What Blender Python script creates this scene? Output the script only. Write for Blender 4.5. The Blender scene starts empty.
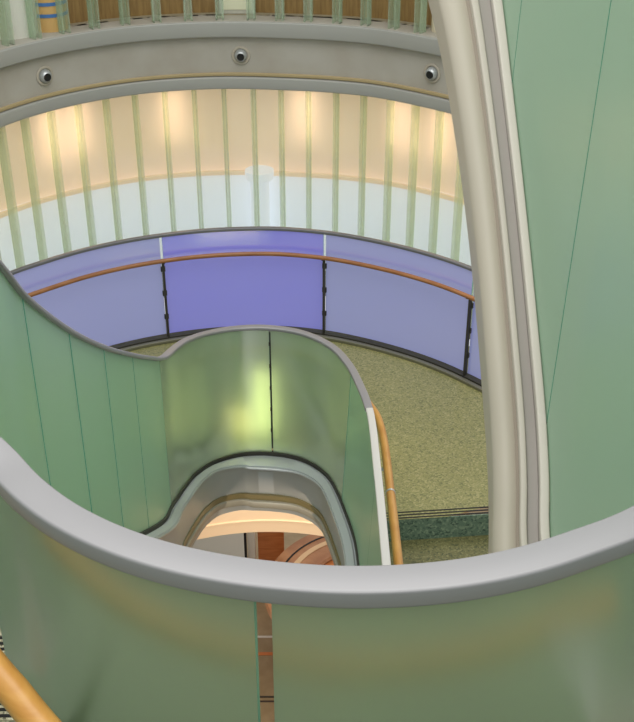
import bpy, bmesh, math, random
from mathutils import Vector
random.seed(4)
C = bpy.context.scene.collection
PI = math.pi

# ------------------------------------------------------------------ helpers
def lin(c):
    return tuple(((v/255)/12.92 if v/255 <= 0.04045 else ((v/255+0.055)/1.055)**2.4) for v in c) + (1.0,)

def nt(name):
    m = bpy.data.materials.new(name); m.use_nodes = True
    n = m.node_tree.nodes; n.clear()
    out = n.new('ShaderNodeOutputMaterial')
    return m, n, m.node_tree.links, out

def principled(name, col, rough=.5, metal=0., noise=None, emis=None, emis_s=0, bump=0, spec=.5):
    m, n, l, out = nt(name)
    b = n.new('ShaderNodeBsdfPrincipled')
    b.inputs['Base Color'].default_value = lin(col); b.inputs['Roughness'].default_value = rough
    b.inputs['Metallic'].default_value = metal; b.inputs['Specular IOR Level'].default_value = spec
    if noise:
        scale, col2, stretch = noise
        tc = n.new('ShaderNodeTexCoord'); mp = n.new('ShaderNodeMapping'); mp.inputs['Scale'].default_value = stretch
        nz = n.new('ShaderNodeTexNoise'); nz.inputs['Scale'].default_value = scale; nz.inputs['Detail'].default_value = 4
        mx = n.new('ShaderNodeMix'); mx.data_type = 'RGBA'
        mx.inputs[6].default_value = lin(col); mx.inputs[7].default_value = lin(col2)
        cr = n.new('ShaderNodeMapRange'); cr.inputs[1].default_value = .35; cr.inputs[2].default_value = .65
        l.new(tc.outputs['Object'], mp.inputs[0]); l.new(mp.outputs[0], nz.inputs['Vector'])
        l.new(nz.outputs['Fac'], cr.inputs[0]); l.new(cr.outputs[0], mx.inputs[0]); l.new(mx.outputs[2], b.inputs['Base Color'])
    if emis:
        b.inputs['Emission Color'].default_value = lin(emis); b.inputs['Emission Strength'].default_value = emis_s
    l.new(b.outputs[0], out.inputs[0])
    return m

def terrazzo(name, base, dark, light, scale=75):
    m, n, l, out = nt(name)
    b = n.new('ShaderNodeBsdfPrincipled'); b.inputs['Roughness'].default_value = .45
    tc = n.new('ShaderNodeTexCoord')
    v = n.new('ShaderNodeTexVoronoi'); v.inputs['Scale'].default_value = scale
    r = n.new('ShaderNodeValToRGB'); r.color_ramp.interpolation = 'LINEAR'
    e = r.color_ramp.elements
    e[0].position = 0; e[0].color = lin(dark)
    e[1].position = 1; e[1].color = lin(light)
    x = e.new(.3); x.color = lin(base); x = e.new(.62); x.color = lin(base)
    sep = n.new('ShaderNodeSeparateColor')
    l.new(tc.outputs['Object'], v.inputs['Vector']); l.new(v.outputs['Color'], sep.inputs[0])
    l.new(sep.outputs[0], r.inputs[0])
    nz = n.new('ShaderNodeTexNoise'); nz.inputs['Scale'].default_value = 1.3
    l.new(tc.outputs['Object'], nz.inputs['Vector'])
    mr = n.new('ShaderNodeMapRange'); mr.inputs[3].default_value = .85; mr.inputs[4].default_value = 1.12
    l.new(nz.outputs['Fac'], mr.inputs[0])
    mx = n.new('ShaderNodeMix'); mx.data_type = 'RGBA'; mx.blend_type = 'MULTIPLY'; mx.inputs[0].default_value = 1
    l.new(r.outputs[0], mx.inputs[6]); l.new(mr.outputs[0], mx.inputs[7]); l.new(mx.outputs[2], b.inputs['Base Color'])
    l.new(b.outputs[0], out.inputs[0])
    return m

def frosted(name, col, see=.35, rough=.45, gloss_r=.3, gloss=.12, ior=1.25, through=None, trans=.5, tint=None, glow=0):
    """frosted glass sheet: diffuse + translucent scatter, blurred transmission, soft gloss"""
    m, n, l, out = nt(name)
    d = n.new('ShaderNodeBsdfDiffuse'); d.inputs[0].default_value = lin(col)
    t = n.new('ShaderNodeBsdfTranslucent'); t.inputs[0].default_value = lin(through or col)
    m1 = n.new('ShaderNodeMixShader'); m1.inputs[0].default_value = trans
    l.new(d.outputs[0], m1.inputs[1]); l.new(t.outputs[0], m1.inputs[2])
    rf = n.new('ShaderNodeBsdfRefraction'); rf.inputs['Color'].default_value = lin(tint or col)
    rf.inputs['Roughness'].default_value = rough; rf.inputs['IOR'].default_value = ior
    m2 = n.new('ShaderNodeMixShader'); m2.inputs[0].default_value = see
    l.new(m1.outputs[0], m2.inputs[1]); l.new(rf.outputs[0], m2.inputs[2])
    g = n.new('ShaderNodeBsdfGlossy'); g.inputs['Roughness'].default_value = gloss_r
    fr = n.new('ShaderNodeLayerWeight'); fr.inputs[0].default_value = .35
    mr = n.new('ShaderNodeMapRange'); mr.inputs[3].default_value = gloss; mr.inputs[4].default_value = min(1, gloss*3.5)
    l.new(fr.outputs['Facing'], mr.inputs[0])
    m3 = n.new('ShaderNodeMixShader'); l.new(mr.outputs[0], m3.inputs[0])
    l.new(m2.outputs[0], m3.inputs[1]); l.new(g.outputs[0], m3.inputs[2])
    last = m3
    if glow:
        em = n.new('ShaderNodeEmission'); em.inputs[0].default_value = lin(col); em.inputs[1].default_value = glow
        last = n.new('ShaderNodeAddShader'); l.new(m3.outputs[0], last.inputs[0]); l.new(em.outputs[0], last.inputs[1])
    l.new(last.outputs[0], out.inputs[0])
    return m

def clearish(name, col, alpha, trans=.5, gloss=.06):
    m, n, l, out = nt(name)
    d = n.new('ShaderNodeBsdfDiffuse'); d.inputs[0].default_value = lin(col)
    t = n.new('ShaderNodeBsdfTranslucent'); t.inputs[0].default_value = lin(col)
    m1 = n.new('ShaderNodeMixShader'); m1.inputs[0].default_value = trans
    l.new(d.outputs[0], m1.inputs[1]); l.new(t.outputs[0], m1.inputs[2])
    tr = n.new('ShaderNodeBsdfTransparent'); tr.inputs[0].default_value = (.97, 1, .96, 1)
    m2 = n.new('ShaderNodeMixShader'); m2.inputs[0].default_value = alpha
    l.new(tr.outputs[0], m2.inputs[1]); l.new(m1.outputs[0], m2.inputs[2])
    g = n.new('ShaderNodeBsdfGlossy'); g.inputs['Roughness'].default_value = .15
    m3 = n.new('ShaderNodeMixShader'); m3.inputs[0].default_value = gloss
    l.new(m2.outputs[0], m3.inputs[1]); l.new(g.outputs[0], m3.inputs[2])
    l.new(m3.outputs[0], out.inputs[0])
    return m

def obj(name, bm, mats, parent=None, smooth=True, loc=None):
    bmesh.ops.recalc_face_normals(bm, faces=bm.faces)
    me = bpy.data.meshes.new(name)
    if not isinstance(mats, (list, tuple)): mats = [mats]
    for m in mats: me.materials.append(m)
    if loc is not None:
        bmesh.ops.translate(bm, verts=bm.verts, vec=-Vector(loc))
    for f in bm.faces: f.smooth = smooth
    bm.to_mesh(me); bm.free()
    if smooth: me.set_sharp_from_angle(angle=math.radians(38))
    o = bpy.data.objects.new(name, me); C.objects.link(o)
    if loc is not None: o.location = loc
    if parent: o.parent = parent
    return o

def root(name, label, cat, loc=(0, 0, 0), group=None):
    o = bpy.data.objects.new(name, None); C.objects.link(o); o.location = loc
    o.empty_display_size = .1
    return tag(o, label, cat, group)

def tag(o, label, cat, group=None):
    o['label'] = label; o['category'] = cat
    if group: o['group'] = group
    return o

def part(name, bm, mats, r, smooth=True):
    """part of r, geometry given in world space"""
    bmesh.ops.translate(bm, verts=bm.verts, vec=-Vector(r.location))
    return obj(name, bm, mats, r, smooth)

def struct(o):
    o['kind'] = 'structure'; return o

class Path:
    """smooth path through points, indexed by plan arc length"""
    def __init__(s, pts, n=16, smooth=True):
        P = [Vector(p) for p in pts]; out = []
        if smooth:
            for i in range(len(P)-1):
                p0 = P[i-1] if i else P[0]*2-P[1]
                p3 = P[i+2] if i+2 < len(P) else P[-1]*2-P[-2]
                p1, p2 = P[i], P[i+1]
                # centripetal catmull-rom
                t0 = 0; t1 = t0+max((p1-p0).length, 1e-5)**.5; t2 = t1+max((p2-p1).length, 1e-5)**.5; t3 = t2+max((p3-p2).length, 1e-5)**.5
                for k in range(n):
                    t = t1+(t2-t1)*k/n
                    A1 = p0*((t1-t)/(t1-t0))+p1*((t-t0)/(t1-t0)); A2 = p1*((t2-t)/(t2-t1))+p2*((t-t1)/(t2-t1)); A3 = p2*((t3-t)/(t3-t2))+p3*((t-t2)/(t3-t2))
                    B1 = A1*((t2-t)/(t2-t0))+A2*((t-t0)/(t2-t0)); B2 = A2*((t3-t)/(t3-t1))+A3*((t-t1)/(t3-t1))
                    out.append(B1*((t2-t)/(t2-t1))+B2*((t-t1)/(t2-t1)))
            out.append(P[-1])
        else: out = P
        s.p = out; s.s = [0]
        for a, b in zip(out, out[1:]): s.s.append(s.s[-1]+math.hypot(b.x-a.x, b.y-a.y))
        s.L = s.s[-1]
    def at(s, t):
        t = max(0, min(s.L, t))
        for i in range(len(s.s)-1):
            if t <= s.s[i+1]+1e-9:
                k = (t-s.s[i])/max(1e-9, s.s[i+1]-s.s[i]); return s.p[i].lerp(s.p[i+1], k)
        return s.p[-1].copy()
    def tan(s, t, e=.02):
        d = s.at(t+e)-s.at(t-e); d.z = 0; return d.normalized()
    def right(s, t):
        d = s.tan(t); return Vector((d.y, -d.x, 0))
    def near(s, x, y):
        """arc length of the path point closest to plan position x,y"""
        return min((math.hypot(p.x-x, p.y-y), q) for p, q in zip(s.p, s.s))[1]

def sweep(path, prof, s0=None, s1=None, step=.05, closed=True, caps=True, bm=None, mat=0, capmat=None, taper=None):
    """prof: list of (u to the right, w up) swept along the path"""
    bm = bm or bmesh.new()
    s0 = 0 if s0 is None else s0; s1 = path.L if s1 is None else s1
    n = max(1, int(math.ceil((s1-s0)/step))); rings = []; fn = prof if callable(prof) else (lambda t, q=prof: q)
    for i in range(n+1):
        t = s0+(s1-s0)*i/n; p = path.at(t); r = path.right(t)
        rings.append([bm.verts.new(p+r*u+Vector((0, 0, w))) for u, w in fn(t)])
    m = len(rings[0])
    for a, b in zip(rings, rings[1:]):
        for j in range(m if closed else m-1):
            k = (j+1) % m
            f = bm.faces.new((a[j], a[k], b[k], b[j])); f.material_index = mat
    if closed and caps:
        for rg in (rings[0], rings[-1]):
            f = bm.faces.new(rg); f.material_index = mat if capmat is None else capmat
    return bm

def rrect(u0, u1, w0, w1, r=.01, k=3):
    pts = []
    for cx, cy, a0 in ((u1-r, w1-r, 0), (u0+r, w1-r, 90), (u0+r, w0+r, 180), (u1-r, w0+r, 270)):
        for i in range(k+1):
            a = math.radians(a0+90*i/k); pts.append((cx+r*math.cos(a), cy+r*math.sin(a)))
    return pts

def circ(u, w, r, n=14):
    return [(u+r*math.cos(2*PI*i/n), w+r*math.sin(2*PI*i/n)) for i in range(n)]

def box(bm, c, size, rz=0, mat=0):
    x, y, z = size; cs, sn = math.cos(rz), math.sin(rz)
    vs = []
    for dx in (-x/2, x/2):
        for dy in (-y/2, y/2):
            for dz in (-z/2, z/2):
                vs.append(bm.verts.new((c[0]+dx*cs-dy*sn, c[1]+dx*sn+dy*cs, c[2]+dz)))
    for q in ((0, 1, 3, 2), (4, 6, 7, 5), (0, 4, 5, 1), (2, 3, 7, 6), (0, 2, 6, 4), (1, 5, 7, 3)):
        f = bm.faces.new([vs[i] for i in q]); f.material_index = mat
    return bm

def bevelled(bm, w=.005):
    bmesh.ops.recalc_face_normals(bm, faces=bm.faces)
    bmesh.ops.bevel(bm, geom=bm.edges[:], offset=w, segments=2, affect='EDGES', profile=.6)
    return bm

def lathe(prof, center, axis=Vector((0, 0, 1)), n=32, a0=0, a1=2*PI, bm=None, mat=0):
    """prof: (radius, height along the axis)"""
    bm = bm or bmesh.new(); axis = Vector(axis).normalized()
    q = Vector((0, 0, 1)).rotation_difference(axis); full = abs(a1-a0-2*PI) < 1e-6
    cols = []
    for i in range(n if full else n+1):
        a = a0+(a1-a0)*i/n
        cols.append([bm.verts.new(Vector(center)+q @ Vector((r*math.cos(a), r*math.sin(a), h))) for r, h in prof])
    m = len(cols)
    for i in range(m if full else m-1):
        a, b = cols[i], cols[(i+1) % m]
        for j in range(len(prof)-1):
            f = bm.faces.new((a[j], b[j], b[j+1], a[j+1])); f.material_index = mat
    bmesh.ops.remove_doubles(bm, verts=bm.verts, dist=1e-5)
    return bm

def ordinal(i):
    return ['first', 'second', 'third', 'fourth', 'fifth', 'sixth', 'seventh', 'eighth', 'ninth', 'tenth', 'eleventh', 'twelfth', 'thirteenth',
            'fourteenth', 'fifteenth', 'sixteenth', 'seventeenth', 'eighteenth', 'nineteenth', 'twentieth', 'twenty-first', 'twenty-second', 'twenty-third', 'twenty-fourth', 'twenty-fifth', 'twenty-sixth'][i]

# ------------------------------------------------------------------ survey: camera and sight lines
EYE = Vector((0, 0, 8)); PITCH = math.radians(30); F = 1100.0
def level(px, py, z):
    """where the sight line through a surveyed picture point meets height z"""
    a, b = (px-317)/F, (361-py)/F
    D = math.cos(PITCH)+b*math.sin(PITCH); drop = math.sin(PITCH)-b*math.cos(PITCH)
    d = (EYE.z-z)/drop
    return Vector((a*d, D*d, z))
def depth(px, py, d):
    a, b = (px-317)/F*d, (361-py)/F*d
    return Vector((a, math.cos(PITCH)*d+b*math.sin(PITCH), EYE.z-math.sin(PITCH)*d+b*math.cos(PITCH)))

cam_d = bpy.data.cameras.new('camera'); cam = bpy.data.objects.new('camera', cam_d); C.objects.link(cam)
cam.location = EYE; cam.rotation_euler = (PI/2-PITCH, 0, 0)
cam_d.sensor_fit = 'VERTICAL'; cam_d.sensor_height = 24; cam_d.lens = 24*F/722
bpy.context.scene.camera = cam

# ------------------------------------------------------------------ materials
M_cap = principled('painted_grey_metal', (142, 141, 144), .42, .15)
M_capdark = principled('cool_grey_metal', (150, 155, 166), .35, .5)
M_glassF = frosted('green_frosted_glass_near', (180, 192, 166), see=.42, rough=.3, gloss=.2, gloss_r=.27, ior=1.3, tint=(205, 225, 185), through=(165, 188, 140))
M_glass = frosted('green_frosted_glass', (188, 222, 192), see=.2, rough=.35, gloss=.1, tint=(215, 240, 215))
M_glassL = frosted('loop_frosted_glass', (206, 230, 196), see=.5, rough=.6, gloss=.2, gloss_r=.25, ior=1.5, tint=(230, 245, 215))
M_glassR = frosted('sage_frosted_glass', (196, 220, 200), see=.06, rough=.5, gloss=.05)
M_edge = principled('glass_edge_green', (104, 160, 136), .2, 0, emis=(104, 160, 136), emis_s=.1)  # slight emission added so the glass edges read brighter
M_blue = frosted('violet_blue_lit_glass', (172, 177, 226), see=.04, rough=.3, gloss=.18, gloss_r=.1, trans=.4, glow=.2)  # violet-blue light put into the glass colour and emission
M_wood = principled('honey_wood', (200, 150, 78), .38, 0, noise=(6, (184, 130, 60), (1, 1, 8)))
M_wood2 = principled('brown_wood', (156, 106, 66), .38, 0, noise=(6, (140, 90, 52), (1, 1, 8)))
M_woodred = principled('red_brown_wood', (196, 126, 76), .38, 0, noise=(5, (178, 108, 62), (1, 1, 6)))
M_woodwall = principled('tan_wood_veneer', (158, 126, 78), .5, 0, noise=(7, (134, 104, 62), (6, 6, .6)))
M_dark = principled('dark_bronze', (58, 56, 50), .55, .2)
M_black = principled('matt_black', (12, 12, 14), .6)
M_steel = principled('brushed_steel', (182, 186, 188), .35, .5)
M_steel2 = principled('satin_grey_paint', (178, 184, 186), .36, .3)
M_olive = principled('brass_olive_strip', (128, 118, 82), .4, .3)  # olive band along the void edge
M_fascia = principled('grey_plaster_fascia', (172, 168, 160), .6, 0, noise=(3, (164, 158, 148), (1, 1, 1)))
M_fascia2 = principled('grey_fascia_rim', (158, 158, 154), .5, .1)
M_beige = principled('beige_stringer_paint', (172, 164, 150), .5)
M_beige2 = principled('dark_beige_groove', (132, 122, 108), .6)
M_white = principled('off_white_paint', (214, 212, 204), .5)
M_floor = terrazzo('olive_terrazzo', (134, 132, 84), (98, 102, 64), (160, 154, 108), 85)
M_riser = terrazzo('teal_terrazzo', (108, 130, 114), (70, 90, 80), (146, 162, 140), 70)
M_step = terrazzo('dark_olive_terrazzo', (104, 102, 64), (70, 74, 48), (132, 128, 88), 80)
M_tread = terrazzo('pale_terrazzo', (196, 190, 160), (110, 108, 88), (232, 226, 200), 50)
M_finlow = clearish('pale_green_channel_glass', (226, 232, 205), .3)
M_finhi = clearish('sea_green_channel_glass', (206, 224, 206), .32)
M_pane = clearish('clear_pane', (222, 226, 214), .22, .6, .04)

# ------------------------------------------------------------------ far curved wall, fascia, fins
ZF0, ZF1 = 4.97, 5.60
low = [(0, 126), (50, 110), (101, 99), (151, 92), (222, 88), (300, 90), (340, 92.5), (379, 97), (453, 113)]
pts = [level(x, y, 0.0+ZF0) for x, y in low]
a, b = pts[0], pts[1]; e0 = a+(a-b)*.9+Vector((0, -.25, 0)); e00 = e0+Vector((-.35, -.8, 0))
a, b = pts[-1], pts[-2]; e1 = a+(a-b)*.8+Vector((0, -.18, 0)); e11 = e1+Vector((.5, -.9, 0))
P_fas = Path([e00, e0]+pts+[e1, e11])            # runs left to right; right() points to the viewer side
H = ZF1-ZF0
def fsec(bm, pr, mat): return sweep(P_fas, pr, step=.08, closed=True, bm=bm, mat=mat)
bm = bmesh.new()
fsec(bm, [(-.30, 0), (0, 0), (0, .13), (-.02, .15), (-.02, .47), (.0, .49), (.0, .60), (-.03, H), (-.30, H)], 0)
fas = struct(obj('trim_1', bm, [M_fascia])); fas['label'] = 'curved grey fascia band around the upper floor edge'
bm = fsec(bmesh.new(), rrect(0.002, .045, .0, .115, .012), 0)
struct(obj('trim_2', bm, [M_fascia2]))
bm = fsec(bmesh.new(), rrect(-.018, .012, .118, .15, .006), 0)
struct(obj('trim_3', bm, [principled('ochre_groove', (168, 150, 112), .5)]))
bm = fsec(bmesh.new(), rrect(0.002, .04, .49, H+.005, .012), 0)
struct(obj('trim_4', bm, [M_fascia2]))

# glazing line behind the fascia, and the lobby wall behind it, lit by its own emission
bm = sweep(P_fas, rrect(-.135, -.125, -2.15, 0, .003, 1), step=.08)
struct(obj('window_1', bm, M_pane))
ZB = 3.93
bm = sweep(P_fas, rrect(-.62, -.56, ZB-ZF0, .02, .004, 1), step=.1)
M_warm = principled('cream_glow_wall', (230, 206, 184), .8, emis=(255, 216, 184), emis_s=.40)  # emission brightens the wall in place of warm cavity light
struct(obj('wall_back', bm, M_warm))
bm = sweep(P_fas, rrect(-.60, -.50, -2.15, ZB-ZF0, .01, 2), step=.1)
M_cool = principled('cool_white_glow', (216, 222, 230), .6, emis=(222, 224, 242), emis_s=.62)  # pale blue colour and emission stand in for cool daylight
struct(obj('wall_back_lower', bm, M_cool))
bm = sweep(P_fas, rrect(-.50, -.46, ZB-ZF0-.02, ZB-ZF0+.03, .01, 2), step=.1)
struct(obj('trim_glow_strip', bm, principled('peach_glow', (240, 214, 180), .6, emis=(255, 205, 160), emis_s=.35)))  # added strip, its emission imitates the peach glow between the two walls
# upper storey wall of wood veneer
bm = sweep(P_fas, rrect(-.42, -.38, H-.02, H+1.6, .004, 1), step=.1)
struct(obj('wall_upper', bm, M_woodwall))
bm = sweep(P_fas, rrect(-.72, -.25, H-.03, H-.0, .004, 1), step=.1)
struct(obj('floor_upper', bm, principled('upper_floor_carpet', (150, 140, 118), .9)))
bm = sweep(P_fas, rrect(-.60, -.02, -2.2, -2.13, .004, 1), step=.1)
struct(obj('floor_lobby', bm, M_floor))

sc0 = P_fas.near(*level(252, 89, ZF0).xy)
SP = .268
def blade(bm, t, u0, u1, w0, w1, half, gap):
    r = P_fas.right(t); g = P_fas.tan(t); p = P_fas.at(t)
    for sgn in (-1, 1):
        c = p+r*((u0+u1)/2)+g*(sgn*gap); ang = math.atan2(r.y, r.x)
        box(bm, (c.x, c.y, c.z+(w0+w1)/2), (u1-u0, half*2, w1-w0), ang)
    c = p+r*u0+g*0; ang = math.atan2(r.y, r.x)
    box(bm, (c.x, c.y, c.z+(w0+w1)/2), (.008, gap*2, w1-w0), ang)
lowfins = [sc0+(SP if k > 0 else .279)*k for k in range(-11, 10)]
def px_of(p): return 317+F*p.x/(p.y*math.cos(PITCH)+(EYE.z-p.z)*math.sin(PITCH))
def in_photo(t, z): p = P_fas.at(t); return .2 < t < P_fas.L-.3 and px_of(Vector((p.x, p.y, z))) > 3
lowfins = [t for t in lowfins if in_photo(t, 3.7)]
for i, t in enumerate(lowfins):
    bm = bmesh.new(); blade(bm, t, -.115, -.035, -2.12, .0, .005, .018)
    p = P_fas.at(t); base = (p.x, p.y, ZF0-2.12)
    o = obj('glass_fin', bm, M_finlow, smooth=False, loc=base)
    tag(o, 'pale green glass fin on the curved wall under the fascia, %s from the left end' % ordinal(i), 'glass fin', 'glass fins of the lower curved wall')
hifins = [t for t in [sc0+(SP if k > 0 else .286)*k for k in range(-10, 9)] if in_photo(t, ZF1+.1)]
for i, t in enumerate(hifins):
    bm = bmesh.new(); blade(bm, t, -.13, -.04, 0, 1.3, .007, .032)
    p = P_fas.at(t); base = (p.x, p.y, ZF1)
    bmesh.ops.translate(bm, verts=bm.verts, vec=(0, 0, H))
    o = obj('glass_fin', bm, M_finhi, smooth=False, loc=base)
    tag(o, 'sea green glass fin standing on top of the fascia, %s from the left end' % ordinal(i), 'glass fin', 'glass fins above the fascia')

# eyeball spots in the fascia
spots = [((37, 73), 'eyeball spotlight in the grey fascia at its left, aimed right'),
         ((240, 54), 'eyeball spotlight at the middle of the grey fascia, aimed straight out'),
         ((437, 72), 'eyeball spotlight in the grey fascia beside the beige stair stringer')]
for (px, py), lb in spots:
    g = level(px, py, ZF0+.31); t = P_fas.near(g.x, g.y); p = P_fas.at(t); r = P_fas.right(t)
    p = p+r*(-.019)+Vector((0, 0, .31))
    rt = root('spotlight', lb, 'spotlight', p, 'eyeball spotlights in the fascia')
    part('bezel', lathe([(.058, 0), (.088, 0), (.090, .008), (.084, .014), (.070, .014), (.058, .002)], p, r, 36), M_beige, rt)
    aim = (Vector((-.45, 6.2, 4.6))-p).normalized()
    part('ball', lathe([(.060, -.01), (.060, .01), (.055, .034), (.044, .05), (.036, .056), (.036, .02)], p, (r*.6+aim*.4).normalized(), 28), M_steel, rt)
    part('bore', lathe([(0, .058), (.026, .058), (.034, .060), (.034, .02)], p, (r*.6+aim*.4).normalized(), 24), M_black, rt)

# wood column with blue bands and pale column behind the glass, seen above the fascia
def on_fas(px, py, z, u):
    g = level(px, py, z); t = P_fas.near(g.x, g.y); p = P_fas.at(t)+P_fas.right(t)*u; return Vector((p.x, p.y, z))
c = on_fas(56, 30, ZF1, -.33)
rt = root('wooden_column', 'round tan wooden column with blue bands behind the upper glass fins', 'column', c)
part('shaft', lathe([(0, 0), (.17, 0), (.17, 1.4), (0, 1.4)], c, n=40), principled('pale_tan_wood', (205, 165, 105), .5), rt)
for h in (.13, .23, .33):
    part('blue_band', lathe([(.171, h), (.175, h), (.175, h+.03), (.171, h+.03)], c, n=40), principled('blue_band', (70, 115, 175), .5), rt)
c = on_fas(-2, 30, ZF1, -.40)
tag(obj('white_column', lathe([(0, 0), (.24, 0), (.24, 1.4), (0, 1.4)], c, n=40, bm=None), M_white), 'white round column behind the upper glass fins at far left', 'column')
c = on_fas(235, 22, ZF1, -.34)
rt = root('upright_panel', 'pale upright panel against the wood wall above the fascia', 'panel', c)
part('frame', bevelled(box(bmesh.new(), (c.x, c.y, c.z+.6), (.34, .04, 1.2), 0), .006), M_white, rt)
part('panel', box(bmesh.new(), (c.x, c.y-.025, c.z+.6), (.28, .01, 1.12), 0), principled('pale_glow_panel', (196, 196, 170), .3, emis=(196, 196, 170), emis_s=.25), rt)  # pale face with faint emission put into its material
c = on_fas(432, 36, ZF1, -.3)
tag(obj('white_column', lathe([(0, 0), (.14, 0), (.14, 1.4), (0, 1.4)], c, n=40), principled('cream_col', (226, 214, 190), .5)), 'cream round column above the fascia beside the beige stair stringer', 'column')
# lobby column behind the lower glass
c = on_fas(255, 200, 2.85, -.40)
t = P_fas.near(*level(252, 89, ZF0).xy); p = P_fas.at(t)+P_fas.right(t)*-.36
c = Vector((p.x, p.y, 2.84))
rt = root('lobby_column', 'short white round plinth behind the clear glass of the lower curved wall', 'plinth', c)
part('shaft', lathe([(0, 0), (.10, 0), (.10, 1.08), (0, 1.08)], c, n=32), M_cool, rt)  # plinth shares the cool emission to look brighter
part('capital', lathe([(0, 1.08), (.14, 1.08), (.15, 1.12), (.15, 1.17), (0, 1.17)], c, n=32), M_cool, rt)

# ------------------------------------------------------------------ blue landing balustrade
ZL = 2.85; ZBC = 3.95
cap = [(10, 272), (40, 261.5), (80, 249.5), (120, 240.5), (160, 234), (200, 229.5), (240, 227.3), (280, 227.3), (325, 231), (360, 236.5), (400, 245), (440, 256), (475, 268.5)]
pts = [level(x, y, ZBC) for x, y in cap]
a, b = pts[0], pts[1]; e0 = a+(a-b)*1.3+Vector((0.04, -.16, 0))
a, b = pts[-1], pts[-2]; e1 = a+(a-b)*2.0+Vector((-.02, -.12, 0)); e2 = e1+Vector((.35, -.55, 0))
P_blue = Path([e0]+pts+[e1, e2])
rt = root('landing_balustrade', 'curved frosted glass balustrade lit violet-blue with wooden handrail at the back of the landing', 'balustrade', (P_blue.at(P_blue.L/2).x, P_blue.at(P_blue.L/2).y, ZL))
part('rail_cap', sweep(P_blue, rrect(-.022, .022, -.03, 0, .008), step=.06), principled('slate_cap', (116, 116, 122), .4, .4), rt)
joints = [P_blue.near(*level(x, y, ZBC).xy) for x, y in ((161, 233.5), (326, 231), (474, 268))]
js = [0]+joints+[P_blue.L]
M_blueC = frosted('violet_blue_lit_glass_bright', (160, 160, 240), see=.04, rough=.3, gloss=.18, gloss_r=.1, trans=.4, glow=.17)  # middle panel bluer, stronger blue light put into its colour and emission
for s0, s1 in zip(js, js[1:]):
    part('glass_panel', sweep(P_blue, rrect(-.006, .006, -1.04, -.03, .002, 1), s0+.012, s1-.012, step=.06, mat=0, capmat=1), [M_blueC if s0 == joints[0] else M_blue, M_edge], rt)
HR = -.235
rail = part('handrail', sweep(P_blue, circ(.085, HR, .021), step=.06), M_wood2, rt)
for s in joints:
    p = P_blue.at(s); r = P_blue.right(s); ang = math.atan2(r.y, r.x)
    q = p+r*.028
    bm = box(bmesh.new(), (q.x, q.y, ZL+.02+(1.1+HR-.05)/2), (.036, .02, 1.1+HR-.05), ang)
    post = part('post', bevelled(bm, .004), M_dark, rt)
    for h in (-.35, -.6, -.85):
        q2 = p+r*.012
        bm = box(bmesh.new(), (q2.x, q2.y, ZBC+h), (.02, .042, .05), ang)
        bmesh.ops.translate(bm, verts=bm.verts, vec=-Vector(rt.location))
        obj('clamp', bevelled(bm, .003), M_dark, post)
    bm = bmesh.new(); q3 = p+r*.055; box(bm, (q3.x, q3.y, ZBC+HR-.02), (.06, .02, .02), ang)
    part('rail_bracket', bm, M_dark, rt)
part('base_rail', sweep(P_blue, rrect(-.03, .045, -1.1, -1.055, .006), step=.06), M_dark, rt)
part('base_strip', sweep(P_blue, rrect(.052, .095, -1.1, -1.068, .006), step=.06), principled('floor_strip', (120, 118, 100), .4, .4), rt)
bm = sweep(P_blue, [(.02, -1.1), (.02, -1.35), (-.5, -1.35), (-.5, -1.1)], step=.08)
struct(obj('floor_walkway', bm, M_floor))

# ------------------------------------------------------------------ void edge: left flight, loop, right flight (cap line)
ZC = 4.0
cpts = [depth(-60, 185, 3.35), depth(-25, 236, 3.72), depth(0, 267, 3.97), depth(20, 292, 4.25), depth(67, 328, 4.78), depth(102, 345, 5.25), depth(131, 353, 5.82)]
cpts += [depth(148, 356, 6.3), depth(158, 357, 7.0), depth(165, 354.8, 7.35), depth(175, 346, 7.62), depth(187, 338.5, 7.92), depth(208, 331.5, 8.26), level(235, 327, ZC), level(265, 326, ZC), level(300, 331, ZC),
         level(330, 344, ZC), level(348, 362, ZC), level(360, 384, ZC), level(369, 408, ZC)]
cpts += [level(377, 470, ZC), level(385.5, 560, ZC), level(392, 640, ZC)]
P_void = Path(cpts)
sC = P_void.near(*cpts[8].xy)
sL = P_void.near(*cpts[9].xy)                     # cusp where the loop begins
sR = P_void.near(*cpts[19].xy)
CR = cpts[14]
rt = root('loop_balustrade', 'green frosted glass balustrade descending on the left and looping round the central void', 'balustrade', (CR.x, CR.y, ZL))
part('rail_cap', sweep(P_void, rrect(-.028, .028, -.028, .0, .008), 0, sR, step=.03), principled('grey_violet_cap', (150, 148, 152), .4, .35), rt)
part('straight_rail_cap', sweep(P_void, rrect(-.028, .022, -.028, .004, .008), sR+.004, P_void.L, step=.06), principled('pale_cap', (206, 204, 200), .4, .1), rt)
GB = -1.17                                         # glass foot below the cap
sM = P_void.near(*level(265, 326, ZC).xy); sQ = P_void.near(*level(345, 359, ZC).xy)
def smooth01(x): x = max(0, min(1, x)); return x*x*(3-2*x)
def lean(t): return .058*smooth01((t-sM-.25)/(sQ-sM))            # the right side leans in over the void
def lw(t): k = smooth01(abs(t-sM)/.75); return 1-k*(.62 if t < sM else .5)             # ledge is deepest at the far end of the loop
def glass_prof(t): return [(-.006+lean(t), GB), (.006+lean(t), GB), (.006, -.02), (-.006, -.02)]
def edge_prof(prof): return lambda t: [(lean(t)+(u if u < .03 else .03+(u-.03)*lw(t)), w) for u, w in prof]
left_j = [P_void.near(*cpts[i].xy) for i in (3, 4, 5, 6)]
js = [.02]+left_j+[sC]
for s0, s1 in zip(js, js[1:]):
    part('glass_panel', sweep(P_void, glass_prof, s0+.006, s1-.006, step=.04, capmat=1), [M_glass, M_edge], rt)
jl = P_void.near(*level(270, 326.3, ZC).xy)
jr = P_void.near(*level(353, 369, ZC).xy)
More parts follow.
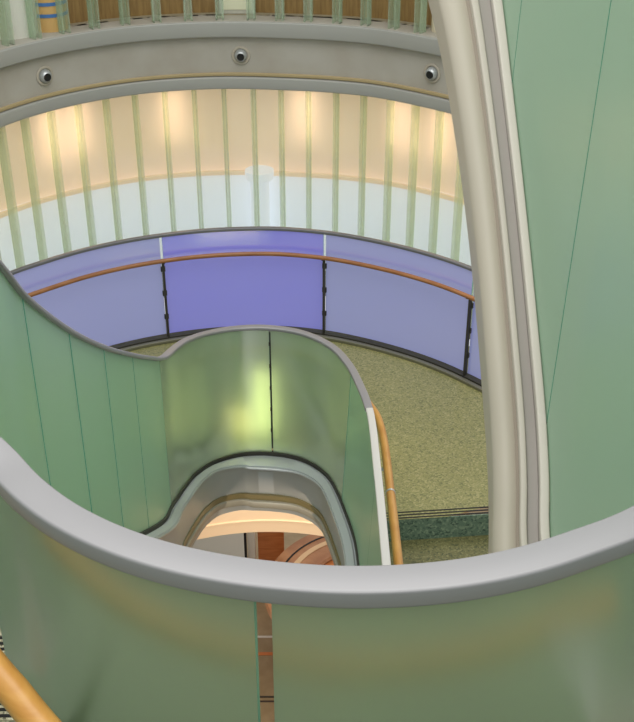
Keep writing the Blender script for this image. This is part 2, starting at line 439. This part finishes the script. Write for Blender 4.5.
jrr = P_void.near(*level(377, 470, ZC).xy)
for s0, s1, g, mm in ((sC, jl, .004, M_glassL), (jl, jr, .009, M_glassL), (jr, jrr, .003, M_glass), (jrr, P_void.L, .003, M_glass)):
    part('glass_panel', sweep(P_void, glass_prof, s0+g, s1-g, step=.025, capmat=1), [mm, M_edge], rt)
bm = bmesh.new(); p = P_void.at(jl)
for h in (-.15, -.35, -.55, -.75, -.95):
    box(bm, (p.x, p.y-.008, p.z+h), (.016, .012, .03), 0)
box(bm, (p.x, p.y+.012, p.z-.6), (.014, .012, 1.08), 0)
part('joint_clip', bm, M_dark, rt)
part('handrail', sweep(P_void, lambda t: circ(-.06-.03*smooth01((t-sQ)/.6), -.23+.05*smooth01((t-sQ)/.6), .025+.004*smooth01((t-sQ)/.6)), sL+.08, P_void.L, step=.03), M_wood, rt)
for s in (sL+.3, jl, jr, jr+.9):
    p = P_void.at(s); r = P_void.right(s); ang = math.atan2(r.y, r.x); q = p-r*.045
    part('rail_bracket', box(bmesh.new(), (q.x, q.y, q.z-.25), (.06, .016, .016), ang), M_steel, rt)
p = P_void.at(jrr); r = P_void.right(jrr); ang = math.atan2(r.y, r.x); q = p-r*.078
part('rail_collar', sweep(P_void, circ(-.09, -.18, .0315), jrr-.01, jrr+.006, step=.01), M_steel, rt)

# stringer / void edge in grey metal under the glass
sE = P_void.near(-1.0, 4.0)
def vs(prof, name, mat, a=None, b=None):
    return struct(obj(name, sweep(P_void, edge_prof(prof), sE if a is None else a, b if b is not None else P_void.L, step=.03), mat))
vs([(-.02, GB-.03), (.02, GB-.03), (.02, GB+.0), (-.02, GB+.0)], 'trim_5', M_dark)
vs([(-.03, GB-.50), (-.03, GB-.03), (.03, GB-.03), (.05, GB-.02), (.16, GB-.035), (.17, GB-.05), (.17, GB-.075), (.15, GB-.10), (.15, GB-.5)], 'trim_6', M_steel2)
vs(rrect(.162, .184, GB-.07, GB-.045, .009), 'trim_7', M_steel)
vs([(.150, GB-.32), (.175, GB-.32), (.175, GB-.37), (.150, GB-.37)], 'trim_8', M_olive)
vs(rrect(.15, .21, GB-.43, GB-.37, .012), 'trim_9', principled('rim', (160, 158, 146), .4, .3))

# ------------------------------------------------------------------ terrazzo landing between loop and blue balustrade
bm = bmesh.new(); N = 60; top = []; 
s_end = P_void.near(.37, 6.0)
for i in range(N+1):
    k = i/N
    pi = P_void.at(sL-.15+(s_end-sL+.15)*k); ri = P_void.right(sL-.15+(s_end-sL+.15)*k); pi = pi-ri*(-.0)
    po = P_blue.at(P_blue.L*(.02+.98*k)); ro = P_blue.right(P_blue.L*(.02+.98*k)); po = po+ro*.02
    top.append((Vector((pi.x, pi.y, ZL)), Vector((po.x, po.y, ZL))))
YN = 6.57
def clip(v):  # step edge across the landing: slightly skewed line
    y = YN+(v.x-.9)*.10
    if v.x > .2 and v.y < y: v = Vector((v.x, y, v.z))
    return v
rows = []
for a_, b_ in top:
    rows.append([clip(a_.lerp(b_, j/6)) for j in range(7)])
vv = [[bm.verts.new(v) for v in r_] for r_ in rows]
for i in range(N):
    for j in range(6):
        try: bm.faces.new((vv[i][j], vv[i+1][j], vv[i+1][j+1], vv[i][j+1]))
        except ValueError: pass
bmesh.ops.remove_doubles(bm, verts=bm.verts, dist=1e-4)
bmesh.ops.dissolve_degenerate(bm, edges=bm.edges, dist=1e-4)
struct(obj('floor', bm, M_floor, smooth=False))
# the descending flight right of the loop
Z0_ = -.8
def line_y(x, off=0): return YN+(x-.9)*.10-off
def slab(bm, x0, x1, f0, f1, z0, z1, mat=0):
    v = [bm.verts.new(p) for p in ((x0, line_y(x0, f0), z0), (x1, line_y(x1, f0), z0), (x1, line_y(x1, f1), z0), (x0, line_y(x0, f1), z0),
                                   (x0, line_y(x0, f0), z1), (x1, line_y(x1, f0), z1), (x1, line_y(x1, f1), z1), (x0, line_y(x0, f1), z1))]
    for q in ((3, 2, 1, 0), (4, 5, 6, 7), (0, 1, 5, 4), (1, 2, 6, 5), (2, 3, 7, 6), (3, 0, 4, 7)):
        f = bm.faces.new([v[i] for i in q]); f.material_index = mat
rt = root('stair_flight', 'olive terrazzo steps with dark nosing lines descending from the landing right of the void', 'stairs', (1.2, YN-.2, ZL-.2))
X0, X1 = .43, 2.9
part('support_wall', box(bmesh.new(), (1.7, YN-1.6, (Z0_+2.0)/2), (1.6, 1.6, 2.0-Z0_)), M_step, rt, False)
rise, run = .2, .95
for k in range(3):
    zt = ZL-rise*k
    o0 = run*k
    b = bmesh.new(); slab(b, X0, X1, o0, o0-.012, zt-rise, zt-.004)
    part('riser', b, M_riser, rt, False)
    for q in range(3):
        b = bmesh.new(); slab(b, X0, X1, o0-.012-.034*q, o0-.024-.034*q, zt-.002, zt+.003)
        part('nosing_strip', b, M_black, rt, False)
    if k < 3:
        b = bmesh.new(); slab(b, X0, X1, o0+run-.0, o0+.0, zt-rise-.1, zt-rise)
        part('tread', b, M_step, rt, False)

# ------------------------------------------------------------------ left flight treads (behind the left glass) and the flight below
def flight(name, label, x0, x1, y0, z0, run, rise, n, mats, dirn=1):
    rt = root(name, label, 'stairs', ((x0+x1)/2, y0, z0))
    for k in range(n):
        y = y0+dirn*run*k; z = z0+rise*k
        part('tread', box(bmesh.new(), ((x0+x1)/2, y, z-.03), (x1-x0, run+.03, .06)), mats[0], rt, False)
        part('riser', box(bmesh.new(), ((x0+x1)/2, y-run/2, z-.06-abs(rise)/2+.0), (x1-x0, .02, abs(rise))), mats[0], rt, False)
        for q in range(3):
            part('nosing_strip', box(bmesh.new(), ((x0+x1)/2, y-run/2+.022+.058*q, z+.002), (x1-x0-.02, .028, .005)), mats[1], rt, False)
    return rt
flight('stair_flight', 'pale terrazzo stair flight with triple black nosing stripes seen past the near glass edge', -3.3, -1.35, -.3, -.78, .23, .10, 32, (M_tread, M_black))

# ------------------------------------------------------------------ upper flight at the right: stringer and glass
sp = [Vector((1.03, 2.3, 4.42)), Vector((1.0, 2.55, 4.57)), Vector((.98, 2.8, 4.72)), depth(551, 540, 4.5), depth(550, 480, 4.62), depth(547, 420, 4.76), depth(539, 330, 4.95), depth(527, 210, 5.29), depth(512.5, 80, 5.70), depth(503, 0, 5.95), depth(487, -110, 6.4)]
sp = [Vector((p.x, p.y, p.z)) for p in sp]
P_up = Path(sp)                                    # travels away from the viewer; right() = +x
rt = root('stair_flight', 'upper stair flight at right with ribbed beige stringer and tall sage green frosted panels', 'stairs', sp[3])
uA, uB = P_up.near(*sp[3].xy), P_up.near(*sp[8].xy)
def us(prof, name, mat):
    def f(t):
        k = .82+.17*max(0, min(1.4, (t-uA)/(uB-uA)))**3; return [(u*k, w) for u, w in prof]
    return part(name, sweep(P_up, f, step=.06), mat, rt)
us(rrect(-.052, -.004, -.10, .012, .010), 'glazing_bead', principled('bead', (194, 188, 178), .5))
us([(-.01, .0), (-.01, -.28), (-.14, -.28), (-.14, -.035), (-.112, -.035), (-.106, -.05), (-.055, -.05), (-.045, .0)], 'stringer_web', principled('web', (146, 140, 134), .5))
us(rrect(-.148, -.112, -.20, -.02, .010), 'stringer_rib', principled('rib', (182, 175, 164), .5))
prof = [(-.15, -.30)]+[(-.205+.075*math.cos(math.radians(a)), -.135+.075*math.sin(math.radians(a))) for a in range(40, 181, 14)]+[(-.283, -.30)]
us(prof, 'bullnose', M_beige)
us([(-.13, -.30), (-.13, -.06), (-.17, -.075), (-.17, -.30)], 'dark_groove', M_beige2)  # darker beige fill between rib and bullnose
tops = []
uj = [P_up.near(*sp[5].xy), P_up.near(*sp[8].xy)]
js = [0]+uj+[P_up.L]
for s0, s1 in zip(js, js[1:]):
    part('glass_panel', sweep(P_up, [(0, -.02), (.012, -.02), (.075, 2.7), (.063, 2.7)], s0+.007, s1-.007, step=.08, capmat=1), [M_glassR, M_edge], rt)

def lerp(x, *k):
    if x <= k[0][0]: return k[0][1]
    for (a, p), (b, q) in zip(k, k[1:]):
        if x <= b: return p+(q-p)*(x-a)/(b-a)
    return k[-1][1]
# ------------------------------------------------------------------ near ring balustrade
ZR = 6.4
inner = [(0, 437), (28, 470), (81, 506), (131, 530), (187, 546), (242, 557), (320, 563.5), (353, 565), (405, 564), (458, 559), (511, 551), (563, 535.5), (634, 508)]
outer = [(0, 478), (50, 523), (101, 549), (151, 565), (202, 577), (263, 586), (320, 591), (353, 592), (405, 590), (458, 585), (511, 574), (563, 560), (634, 535)]
I = [level(x, y, ZR) for x, y in inner]
O_ = [level(x, y, ZR) for x, y in outer]
cl = []
Pin, Pout = Path(I), Path(O_)
NR = 13
for k in range(NR):
    a_ = Pin.at(Pin.L*k/(NR-1)); b_ = Pout.at(Pout.L*k/(NR-1)); cl.append((a_+b_)/2)
e = [Vector((-1.14, 3.08, 6.68)), Vector((-1.11, 2.85, 6.6)), Vector((-1.0, 2.5, 6.46))]
P_ring = Path(e+cl[0:1]+cl[1:]+[cl[-1]+(cl[-1]-cl[-2])*1.5+Vector((0, .04, 0))])
# runs left to right past the viewer; right() points to the viewer here
CR = P_ring.at(P_ring.L*.5)
rt = root('near_balustrade', 'large curving green frosted glass balustrade with broad grey rail cap in the foreground', 'balustrade', (CR.x, CR.y, 5.3))
sK = P_ring.near(*level(0, 458, ZR).xy)
part('rail_cap', sweep(P_ring, rrect(-.046, .046, -.05, 0, .008), step=.03), M_cap, rt)
part('glazing_channel', sweep(P_ring, rrect(-.018, .018, -.062, -.049, .004), step=.04), M_capdark, rt)
def ring_at(px, py): g = level(px, py, ZR); return P_ring.near(g.x, g.y)
g0 = ring_at(264, 573); gl = ring_at(-26, 430)
segs = [(.0, gl-.34), (gl, g0-.022), (g0+.018, P_ring.L)]
for s0, s1 in segs:
    part('glass_panel', sweep(P_ring, rrect(-.012, .012, -1.05, -.055, .002, 1), s0, s1, step=.03, capmat=1), [M_glassF, M_edge], rt)
# wooden handrail on the viewer side
part('handrail', sweep(P_ring, (lambda t: circ(lerp(t-sK, (0, .20), (.33, .22), (.9, .33)), lerp(t-sK, (-.3, -.22), (.0, -.31), (.33, -.40), (.47, -.45), (.65, -.50), (.95, -.57)), .040, 18)), .35, P_ring.L, step=.03), M_wood, rt)

# ------------------------------------------------------------------ lower storey seen through the void
Z0 = -.8
M_low = principled('lower_floor_stone', (160, 138, 104), .5, 0, noise=(8, (148, 126, 92), (1, 1, 1)))
bm = box(bmesh.new(), (0, 8, Z0-.05), (14, 14, .1)); struct(obj('floor_lower', bm, M_low, smooth=False))
ctr = Vector((-.45, 6.2, 0))
bm = lathe([(2.0, 1.55), (2.0, 2.30), (2.06, 2.30), (2.06, 1.40), (2.0, 1.40), (2.0, 1.53), (1.985, 1.535), (1.985, 1.545), (2.0, 1.55)], ctr, n=48, a0=math.radians(30), a1=math.radians(128))
struct(obj('wall_bulkhead', bm, principled('warm_glow_bulkhead', (238, 212, 178), .6, emis=(255, 200, 150), emis_s=.15)))  # warm emission imitates lamplight falling on the bulkhead
def lowp(px, py, z): return level(px, py, z)
# white screen wall, dark post, white pillar, wooden door leaf, round desk
p = lowp(214, 560, .3); 
bm = bevelled(box(bmesh.new(), (p.x-.35, p.y, (.7+Z0)/2+.3), (1.35, .06, 2.0), .06), .01)
tag(obj('partition', bm, principled('pale_grey_partition', (196, 198, 196), .5)), 'pale grey partition on the lower floor seen through the void', 'partition')
yb = 9.85
def xat(px, z, y): # plan x at distance y and height z
    d = y*math.cos(PITCH)+(EYE.z-z)*math.sin(PITCH); return (px-317)/F*d
tag(obj('dark_post', bevelled(box(bmesh.new(), (xat(244.5, .3, yb), yb-.05, .3), (.032, .03, 2.2)), .004), M_black), 'thin black post between partition and white pillar on lower floor', 'post')
tag(obj('white_pillar', bevelled(box(bmesh.new(), (xat(250.5, .3, yb), yb, .3), (.085, .08, 2.2)), .006), M_white), 'narrow white pillar beside the orange wooden door on lower floor', 'pillar')
rt = root('wooden_door', 'orange brown wooden door leaf beyond the white pillar on lower floor', 'door', (xat(270, .3, yb), yb+.05, Z0))
part('leaf', bevelled(box(bmesh.new(), (xat(271, .3, yb)-.01, yb+.05, .3), (.30, .05, 2.2)), .006), M_woodred, rt)
dc = level(345, 590, 0.25); dc = Vector((dc.x+.23, dc.y+.12, Z0))
rt = root('round_desk', 'round brown wooden desk with concentric top rings on the lower floor', 'desk', dc)
part('body', lathe([(0, 0), (.95, 0), (.95, .12), (1.0, .14), (1.0, .92), (0, .92)], dc, n=64), M_woodred, rt)
part('desk_top', lathe([(.62, .92), (1.06, .92), (1.08, .95), (1.06, .98), (.62, .98), (.60, .95), (.62, .92)], dc, n=64), principled('desk_top', (150, 100, 64), .35, noise=(5, (176, 126, 86), (1, 1, 1))), rt)
part('desk_trim', lathe([(.80, .981), (.86, .981), (.86, .986), (.80, .986)], dc, n=64), principled('desk_trim_pale', (214, 180, 140), .4), rt)
part('desk_inlay', lathe([(.93, .981), (.95, .981), (.95, .985), (.93, .985)], dc, n=64), M_black, rt)
# floor bands seen through the glass gap
for py, w, col, nm in ((637, .03, (214, 206, 196), 'pale'), (654, .045, (206, 120, 60), 'orange'), (697, .022, (60, 50, 42), 'dark'), (701.5, .02, (60, 50, 42), 'darker')):
    q = level(265, py, Z0); bm = box(bmesh.new(), (q.x, q.y, Z0+.003), (1.4, w, .004)); struct(obj('trim_floor_band', bm, principled('band_'+nm, col, .5), smooth=False))

# ------------------------------------------------------------------ unseen landing floor and walls, added for reflections in the near glass
M_carpet = principled('teal_grey_carpet', (128, 140, 124), .9, 0, noise=(40, (116, 128, 112), (1, 1, 1)))
struct(obj('floor_landing', sweep(P_ring, [(.06, -1.2), (4.6, -1.2), (4.6, -1.1), (.06, -1.1)], P_ring.near(-.98, 2.5), P_ring.L, step=.1), M_carpet))
struct(obj('wall_front', box(bmesh.new(), (0, -3.3, 7.2), (9, .1, 4.4)), principled('sage_wall', (120, 138, 128), .8), smooth=False))
for sx, nm in ((-1, 'wall_left'), (1, 'wall_right')):
    struct(obj(nm, box(bmesh.new(), (sx*5.2, 1.9, 5.4), (.1, 10.2, 8.0)), principled(nm+'_sage', (150, 172, 156), .8), smooth=False))
# ------------------------------------------------------------------ light
def area(name, loc, rot, size, power, col=(1, 1, 1), sy=None):
    l = bpy.data.lights.new(name, 'AREA'); l.energy = power; l.color = col; l.size = size
    if sy: l.shape = 'RECTANGLE'; l.size_y = sy
    o = bpy.data.objects.new(name, l); C.objects.link(o); o.location = loc; o.rotation_euler = rot; return o
def point(name, loc, power, col, r=.1):
    l = bpy.data.lights.new(name, 'POINT'); l.energy = power; l.color = col; l.shadow_soft_size = r
    o = bpy.data.objects.new(name, l); C.objects.link(o); o.location = loc; return o
w = bpy.data.worlds.new('world'); bpy.context.scene.world = w; w.use_nodes = True
bg = w.node_tree.nodes['Background']; bg.inputs[0].default_value = (.98, .985, .96, 1); bg.inputs[1].default_value = .86
area('overhead_area', (0, 4.5, 12.5), (0, 0, 0), 6, 420, (1, .98, .94))  # broad area light high above the stairwell
area('viewer_fill_light', (0, -.6, 10.2), (math.radians(22), 0, 0), 3.2, 95, (1, .985, .95))  # added soft fill above the viewer, brightens the near glass
area('landing_fill', (1.6, 7.8, 5.2), (0, 0, 0), 1.4, 18, (1, .95, .85))  # added warm fill over the landing and loop handrail
# warm lamps in the cavity behind the lower glass wall
for px in (20, 68, 175, 300, 405, 470):
    g = level(px, 95, ZF0); t = P_fas.near(g.x, g.y); r = P_fas.right(t); p = P_fas.at(t)+r*-.24
    area('cavity_lamp', (p.x, p.y, ZF0-.30), (math.radians(80), 0, math.atan2(r.y, r.x)+PI/2+PI), .26, 1.9, (1, .58, .40), .5)
# blue wash on the landing balustrade is emission in its glass, no lamp here
# warm uplights outside the loop, and the lit ceiling cove below
area('loop_uplight', (-.44, 7.74, 3.12), (math.radians(90), 0, PI), .16, 2.6, (1, .9, .5), .7)
area('loop_uplight', (-.68, 7.75, 2.96), (math.radians(90), 0, math.radians(160)), .3, 1.6, (1, .72, .35), .3)
area('loop_uplight', (.3, 7.5, 2.98), (math.radians(90), 0, math.radians(215)), .25, .9, (1, .8, .4), .3)
area('cove_light', (-.45, 6.9, 2.2), (math.radians(50), 0, 0), 1.0, 2, (1, .74, .52))
area('lower_light', (0, 8.2, 2.0), (0, 0, 0), 2.2, 32, (1, .88, .76))
bpy.context.scene.view_settings.view_transform = 'Standard'
bpy.context.scene.cycles.max_bounces = 10
bpy.context.scene.cycles.transmission_bounces = 8
bpy.context.scene.cycles.transparent_max_bounces = 16
bpy.context.scene.cycles.use_denoising = True
bpy.context.scene.cycles.sample_clamp_indirect = 4
